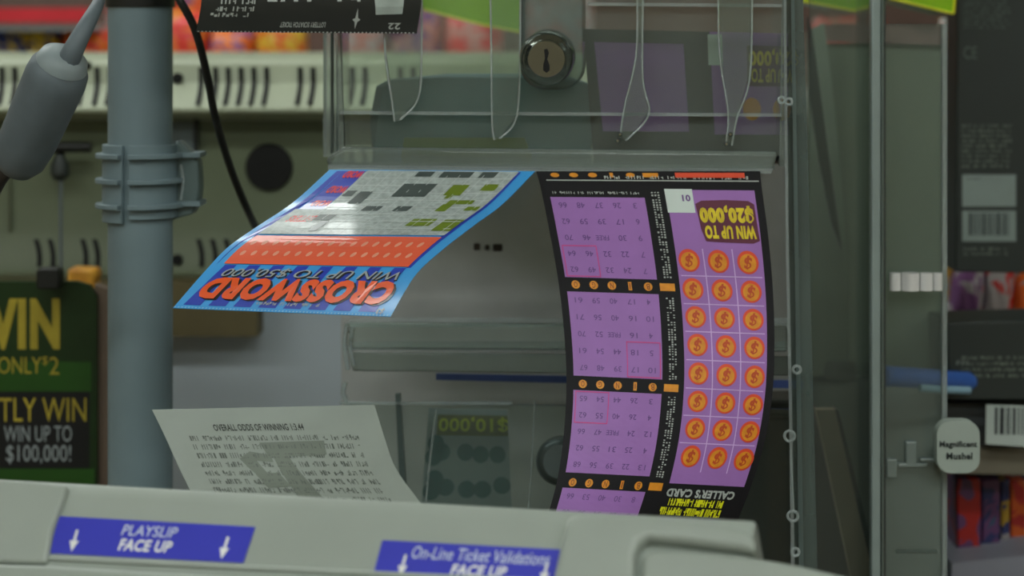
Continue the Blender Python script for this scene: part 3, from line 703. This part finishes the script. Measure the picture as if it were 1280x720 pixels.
def bag(cx, cy, cz, w_, h, dpt, m, label, lean=0., name='snack_bag', cat='snack bag', group=None):
    """pillow bag: bulging body with crimped flat ends"""
    vs, fs = [], []; nu, nv = 10, 12
    for s_ in (-1, 1):
        for j in range(nv+1):
            for i in range(nu+1):
                u, v = i/nu*2-1, j/nv*2-1
                th = dpt/2*max(0, (1-u**4))**.6*max(0, (1-abs(v)**3))**.7*(1+.08*math.sin(9*u+5*v+cx*40))
                vs.append((cx+u*w_/2+lean*v*h/2, cy+s_*th, cz+h/2+v*h/2+.002*math.sin(u*14)*(abs(v) > .9)))
    n1 = (nu+1)*(nv+1)
    for j in range(nv):
        for i in range(nu):
            a_ = j*(nu+1)+i; fs.append((a_, a_+1, a_+nu+2, a_+nu+1)); fs.append((n1+a_, n1+a_+nu+1, n1+a_+nu+2, n1+a_+1))
    me = mesh(vs, fs); bm = bmesh.new(); bm.from_mesh(me); bmesh.ops.remove_doubles(bm, verts=bm.verts, dist=1e-5); bmesh.ops.recalc_face_normals(bm, faces=bm.faces); bm.to_mesh(me); bm.free()
    me.transform(Matrix.Translation((-cx, -cy, -cz)))
    o = link(name, me, m); o.location = (cx, cy, cz); tag(o, label, cat, group); return o
OR, RD, YE, BL, WH, PU, PK, BR = (222, 98, 32), (190, 40, 36), (200, 160, 50), (48, 56, 110), (165, 158, 160), (112, 70, 118), (176, 118, 112), (130, 92, 78)
for i, (x, wpx, c, lab) in enumerate(((10, 66, (BL, YE, WH), 'navy and yellow snack bag at the far left of the shelf'), (58, 40, (YE, BL, OR), 'yellow snack bag beside the navy one'),
        (108, 62, (OR, RD, WH), 'orange snack bag behind the grey cord'), (232, 62, (RD, OR, YE), 'red and orange snack bag right of the post'),
        (290, 58, (OR, PU, WH), 'orange and purple bag under the black ticket'), (352, 66, (OR, YE, RD), 'bright orange bag under the right half of the black ticket'),
        (452, 74, (PK, WH, RD), 'pinkish bag seen through the upper bin at its left'), (520, 66, (PU, PK, WH), 'mauve bag seen through the upper bin'),
        (592, 74, (PK, RD, BR), 'reddish brown bag seen through the upper bin beside the lock'), (1062, 90, (BR, RD, PK), 'brown red bag behind the clear panel at the top right'))):
    hp = 84 if i not in (3, 5, 6, 7, 8, 9) else 108
    if i >= 9: hp = 98
    bag(P(x, 0, 2.02).x, 2.02, zs, wpx*2.02/F, hp*sd/F, .05, bag_mat('bag_%d' % i, *c), lab, .05*((-1)**i))
for i, (x, c, lab) in enumerate(((175, (RD, WH, OR), 'red and white bag behind the post'), (262, (RD, OR, PU), 'tall red bag behind the black cable'), (700, (PK, WH, BR), 'pale pink bag behind the chrome lock'))):
    bag(P(x, 0, 2.14).x, 2.14, zs, .075, .16, .05, bag_mat('tall_bag_%d' % i, *c), lab)

# ---------------------------------------------------------------- lime acrylic
M_lime = mat('lime_acrylic', (110, 150, 22), .2, noise=.05, k=1.1, coat=.4); M_limee = mat('lime_edge', (178, 225, 30), .3, k=1.2)
def lime(label, d, pxs, edge):
    t_ = thing('lime_tray', label, 'tray', tuple(P(*pxs[0], d)))
    pl = vplane(pxs[0][0], 0, d); slab('sheet', pl, pxs, .06, M_lime, t_)
    for k in range(len(edge)-1): tube('edge', [pl.hit(*edge[k], .001), pl.hit((edge[k][0]+edge[k+1][0])/2, (edge[k][1]+edge[k+1][1])/2, .001), pl.hit(*edge[k+1], .001)], 1.6*d/F, M_limee, t_, n=8, steps=4)
lime('fluorescent lime acrylic tray left of the tall clear panel edge, at the top', 1.2, [(985, -80), (1100, -80), (1092, 18), (1003, 1)], [(1003, 1), (1092, 18)])
lime('fluorescent lime acrylic tray at the top right with a bright corner', 1.15, [(1112, -80), (1196, -80), (1192, 17), (1112, -2)], [(1112, -2), (1192, 17), (1196, -30)])
lime('fluorescent lime acrylic tray seen through the upper bin', 1.24, [(500, -80), (655, -80), (650, 40), (604, 31), (530, 12)], [(530, 12), (604, 31), (650, 40)])

# ---------------------------------------------------------------- tall clear panel holder on the right
hp_ = thing('brochure_holder', 'tall clear acrylic holder with a thick polished front edge and grey card', 'display holder', (P(1097, 0, 1.0).x, 1.05, ZT))
def gb(d): return 60+(CAMZ-ZT)*F/d
H1 = vplane(1100, 300, .98)
slab('polished_edge', H1, rect(1089, -80, 1105, gb(.98)), .006, mat('polished_edge', (118, 130, 128), .35, coat=.5), hp_, bevel=.001)
prism('divider_panel', [H1.hit(1100, -80), H1.hit(1100, gb(.98)), (P(1100, 0, .98).x+.02, 1.16, ZT), (P(1100, 0, .98).x+.02, 1.16, H1.hit(1100, -80).z)], (.003, 0, 0), M_acr, hp_)
slab('clear_panel', vplane(1140, 300, 1.0), rect(1105, 30, 1184, gb(1.0)), .003, clear('holder_panel', haze=.22, hazec=(96, 106, 102)), hp_, bevel=.0006)
slab('panel_edge', vplane(1183, 300, .998), rect(1178, 30, 1184, gb(.998)), .004, M_edge, hp_)
slab('clear_panel', vplane(1050, 300, 1.0), rect(1012, -80, 1089, gb(1.0)), .003, clear('holder_panel', haze=.2), hp_, bevel=.0006)
M_card = mat('grey_card', (102, 112, 98), .8, noise=.12, scale=5)
slab('backing_card', vplane(1130, 300, 1.17), [(1034, 54), (1180, 54), (1180, gb(1.17)), (1012, gb(1.17)), (1012, 300)], .004, M_card, hp_)
slab('card_top_band', vplane(1130, 300, 1.165), [(1030, 30), (1180, 32), (1180, 56), (1034, 52)], .002, mat('band_mauve', (112, 92, 88), .6, noise=.2, scale=60), hp_)
slab('pale_leaf', vplane(1040, 300, 1.14), [(1008, 40), (1030, 28), (1042, 120), (1052, 230), (1060, 340), (1058, 480), (1012, 480), (1010, 200)], .001, mat('pale_leaf', (118, 128, 116), .7), hp_)
slab('lower_card', vplane(1140, 300, 1.14), rect(1010, 470, 1182, gb(1.14)), .002, mat('lower_grey_card', (120, 128, 126), .6, noise=.1, scale=9), hp_)
slab('dark_fin', vplane(1040, 300, 1.10), [(1009, 20), (1014, 30), (1022, 90), (1034, 180), (1052, 312), (1040, 280), (1024, 200), (1012, 120)], .003, mat('dark_fin', (40, 44, 42), .5), hp_)
slab('paper_mark', Plane(B.p, B.n), rrect(592, 304, 600, 313, 2), .0004, mat('brown_mark', (58, 50, 44), .7), rack, off=.001)
slab('paper_mark', Plane(B.p, B.n), rrect(606, 306, 612, 313, 2), .0004, MC['brown_mark'], rack, off=.001)
slab('paper_mark', Plane(B.p, B.n), rrect(616, 305, 628, 314, 2), .0004, MC['brown_mark'], rack, off=.001)
slab('faint_mark', vplane(1040, 300, 1.138), rrect(1030, 452, 1072, 474, 8), .001, mat('faint_mark', (74, 82, 78), .7, noise=.4, scale=120), hp_)
ss = thing('easel_strut', 'slanting brown strut between the rack upright and the tall clear panel edge', 'strut', tuple(P(1050, 650, 1.05)))
q0 = gb(1.04); sx = (q0-510)/210
slab('strut', vplane(1050, 600, 1.04), [(1020, 512), (1044, 512), (1044+48*sx, q0), (1020+44*sx, q0)], .006, mat('strut_brown', (104, 92, 78), .6, noise=.1, k=1.8), ss)
slab('strut_edge', vplane(1050, 600, 1.043), [(1044, 512), (1048, 512), (1049+52*sx, q0), (1044+46*sx, q0)], .012, M_black, ss)
db = thing('dark_block', 'dark box between the rack upright and the slanting strut', 'box', tuple(P(1030, 700, 1.12)))
slab('body', vplane(1050, 600, 1.09), [(1018, 505), (1042, 560), (1062, 700), (1090, gb(1.09)), (1020, gb(1.09))], .03, mat('dark_mauve', (70, 60, 66), .6), db)
# panel glint painted as pale folds, clips, marker
fc = thing('panel_glint', 'bright glint on the clear panel, modelled as pale folds', 'clip', tuple(P(1143, 352, .99)))
for x0, x1 in ((1112, 1126), (1127, 1149), (1150, 1166), (1167, 1178)):
    cx = (x0+x1)/2
    lathe('glint_fold', P(cx, 341, .992), P(cx, 363, .992), [(0, (x1-x0)/2/F), (1, (x1-x0)/2/F)], mat('glint_white', (225, 230, 215), .25, metal=.2, k=1.4), fc, n=20)
mk = thing('marker_pen', 'blue marker lying behind the clear panel', 'marker', tuple(P(1160, 473, 1.1)))
lathe('barrel', P(1105, 470, 1.08), P(1215, 477, 1.12), [(0, .0045), (.02, .0058), (.95, .0056), (1, .004)], mat('marker_blue', (52, 92, 168), .4, k=.8), mk)
tube('pale_stripe', [P(1150, 485, 1.08), P(1180, 487, 1.085), P(1212, 488, 1.09)], .0022, mat('marker_pale', (130, 165, 185), .4, k=.7), mk, n=10, steps=6)
sc = thing('price_clip', 'small clear plastic price clip on the lower part of the clear panel', 'clip', tuple(P(1140, 575, .995)))
for x0, y0, x1, y1 in ((1132, 552, 1146, 582), (1108, 574, 1122, 598), (1122, 579, 1160, 585), (1150, 573, 1176, 578)):
    slab('clip_piece', vplane(1140, 570, .994), rect(x0, y0, x1, y1), .004, mat('clip_pale', (125, 138, 134), .25, coat=.6, k=.6), sc, bevel=.0008)
tag(slab('acrylic_rod', vplane(1140, 690, 1.0), rect(1120, 688, 1172, 692), .003, mat('polished_edge', (118, 130, 128), .35), bevel=.0008), 'short pale rod low behind the clear panel', 'rod')

# ---------------------------------------------------------------- packages at the right
pg = struct(box('trim_1', (P(1195, 0, 1.45).x, 1.45, 0), (P(1195, 0, 1.45).x+.5, 1.48, 2.0), mat('pegboard', (52, 48, 46), .7)))
def greeklines(sheet, rows, u0, u1, v0, v1, cw, name, m, par):
    p_ = Print(sheet, 1)
    for k in range(rows):
        v = v0+(v1-v0)*k/rows; p_.greek(u0, v, u1-random.random()*.08, v+(v1-v0)/rows*.55, cw)
    p_.build(name, m, par)
M_pk = mat('package_black', (36, 42, 40), .5, noise=.05); M_fine = mat('fine_print', (98, 108, 98), .6); M_lab = mat('label_grey', (112, 124, 120), .6); M_bar = mat('barcode_ink', (30, 34, 38), .6)
pa = thing('black_package', 'large black package with barcode hanging at the right edge', 'package', tuple(P(1236, 160, 1.2)))
PA = vplane(1236, 160, 1.2)
slab('carton', PA, [(1198, -120), (1320, -120), (1320, 342), (1194, 340)], .03, M_pk, pa, bevel=.001)
s_ = flat(1196, 0, 1280, 0, 1280, 342, 1196, 342, PA)
greeklines(s_, 8, .1, .85, .0, .11, .035, 'faint_print', mat('faint_print', (76, 88, 80), .6), pa)
greeklines(s_, 9, .07, .85, .455, .62, .028, 'fine_print', M_fine, pa)
greeklines(s_, 2, .1, .85, .905, .94, .035, 'fine_print', M_fine, pa)
p = Print(s_, 1); p.text('CE', .10, .17, .30, .215); p.build('approval_mark', MC['faint_print'], pa)
p = Print(s_, 1); p.rect(.08, .638, .88, .755, 1); p.rect(.08, .77, .88, .882, 1); p.build('grey_label', M_lab, pa)
def barcode(p_, u0, u1, v0, v1, n):
    u = u0
    while u < u1:
        w__ = random.choice((1, 1, 2, 3))*(u1-u0)/n; p_.rect(u, v0, min(u+w__, u1), v1, 1); u += w__+random.choice((1, 2, 2))*(u1-u0)/n
p = Print(s_, 2); barcode(p, .18, .78, .778, .86, 55); p.greek(.15, .65, .4, .656, .03); p.build('barcode', M_bar, pa, kind='stuff')
pb = thing('black_package', 'wide black package lying below the colourful wrappers at right', 'package', tuple(P(1240, 440, 1.12)))
PB = vplane(1240, 440, 1.12)
slab('carton', PB, [(1184, 404), (1230, 402), (1340, 399), (1340, 500), (1186, 500)], .05, M_pk, pb, bevel=.001)
s_ = flat(1186, 400, 1300, 400, 1300, 500, 1186, 500, PB)
greeklines(s_, 4, .14, .95, .45, .75, .02, 'fine_print', M_fine, pb)
p = Print(s_, 1); p.greek(.08, .49, .24, .56, .02); p.build('bold_print', mat('bold_print', (110, 118, 112), .6), pb)
for i, (x, c, lab) in enumerate(((1208, (PU, WH, RD), 'purple and white wrapper between the two black packages, left'), (1246, (WH, RD, BL), 'white wrapper with red streaks between the black packages'), (1284, (OR, WH, PU), 'orange and blue wrapper at the right edge between black packages'))):
    bag(P(x, 0, 1.3).x, 1.3, zpx(402, 1.3), 42*1.3/F, 68*1.3/F, .025, bag_mat('wrapper_%d' % i, *c, k=.7), lab, .1, 'candy_wrapper', 'wrapper')
st = thing('candy_box', 'tall white orange box edge behind the large black package', 'box', tuple(P(1190, 180, 1.3)))
slab('carton', vplane(1190, 180, 1.3), [(1182, 22), (1260, 22), (1260, 400), (1184, 400)], .02, bag_mat('box_side', (205, 150, 70), (190, 195, 205), (170, 80, 90)), st)
slab('blue_edge', vplane(1190, 180, 1.297), [(1181, 60), (1186, 60), (1188, 260), (1184, 260)], .003, mat('blue_edge', (40, 70, 130), .5), st)
rl = thing('shelf_rail', 'grey plastic shelf rail at the lower right', 'shelf', tuple(P(1240, 575, 1.15)))
RL = vplane(1240, 575, 1.13)
slab('rail', RL, [(1172, 558), (1330, 562), (1330, 596), (1172, 592)], .01, mat('rail_grey', (92, 88, 76), .5, noise=.1), rl, bevel=.001)
slab('shelf_board', RL, [(1180, 505), (1330, 500), (1330, 560), (1180, 556)], .2, mat('rail_dark', (52, 56, 58), .6), rl, off=-.004)
slab('lower_rail', RL, [(1190, 704), (1330, 690), (1330, 730), (1190, 740)], .2, mat('rail_pale', (110, 112, 122), .5), rl)
br = thing('barcode_label', 'white barcode price label above the grey rail at right', 'label', tuple(P(1258, 530, 1.12)))
BR_ = vplane(1258, 530, 1.118)
slab('card', BR_, [(1233, 506), (1300, 508), (1300, 560), (1232, 555)], .001, mat('label_white', (150, 160, 156), .6), br)
s_ = flat(1233, 507, 1300, 508, 1300, 556, 1232, 555, BR_); p = Print(s_, 2); barcode(p, .16, .97, .04, .74, 34); p.build('barcode', M_bar, br, kind='stuff')
sk_ = thing('price_sticker', 'white rounded price sticker reading Magnificent, on the right edge of the clear panel', 'sticker', tuple(P(1198, 558, .985)))
SK = vplane(1198, 558, .985)
slab('card', SK, rrect(1171, 526, 1225, 592, 18, 6), .008, mat('sticker_white', (168, 180, 172), .6, noise=.03, k=.62), sk_, bevel=.0002)
s_ = flat(1171, 526, 1225, 526, 1225, 592, 1171, 592, SK); p = Print(s_, 2); p.text('Magnificent', .06, .38, .93, .53, bold=.03); p.text('Mushel', .22, .60, .82, .73, bold=.03); p.build('lettering', mat('sticker_ink', (36, 42, 42), .6), sk_)
for i, (x0, x1, c, lab) in enumerate(((1196, 1226, (RD, PU, BL), 'maroon and purple packet at the left of the lower right shelf'), (1227, 1250, (BL, PU, (60, 90, 120)), 'dark blue packet on the lower right shelf'),
        (1251, 1262, (YE, BL, WH), 'thin cream edged packet on the lower right shelf'), (1263, 1282, (OR, RD, WH), 'orange red packet on the lower right shelf'), (1283, 1310, (WH, BL, RD), 'white packet at the right edge of the lower shelf'))):
    tag(slab('candy_packet', vplane(x0, 650, 1.16+.004*i), [(x0, 598+i), (x1, 597+i), (x1+1, 712), (x0+1, 714)], .05, bag_mat('packet_%d' % i, *c, k=.45), bevel=.0012), lab, 'packet')
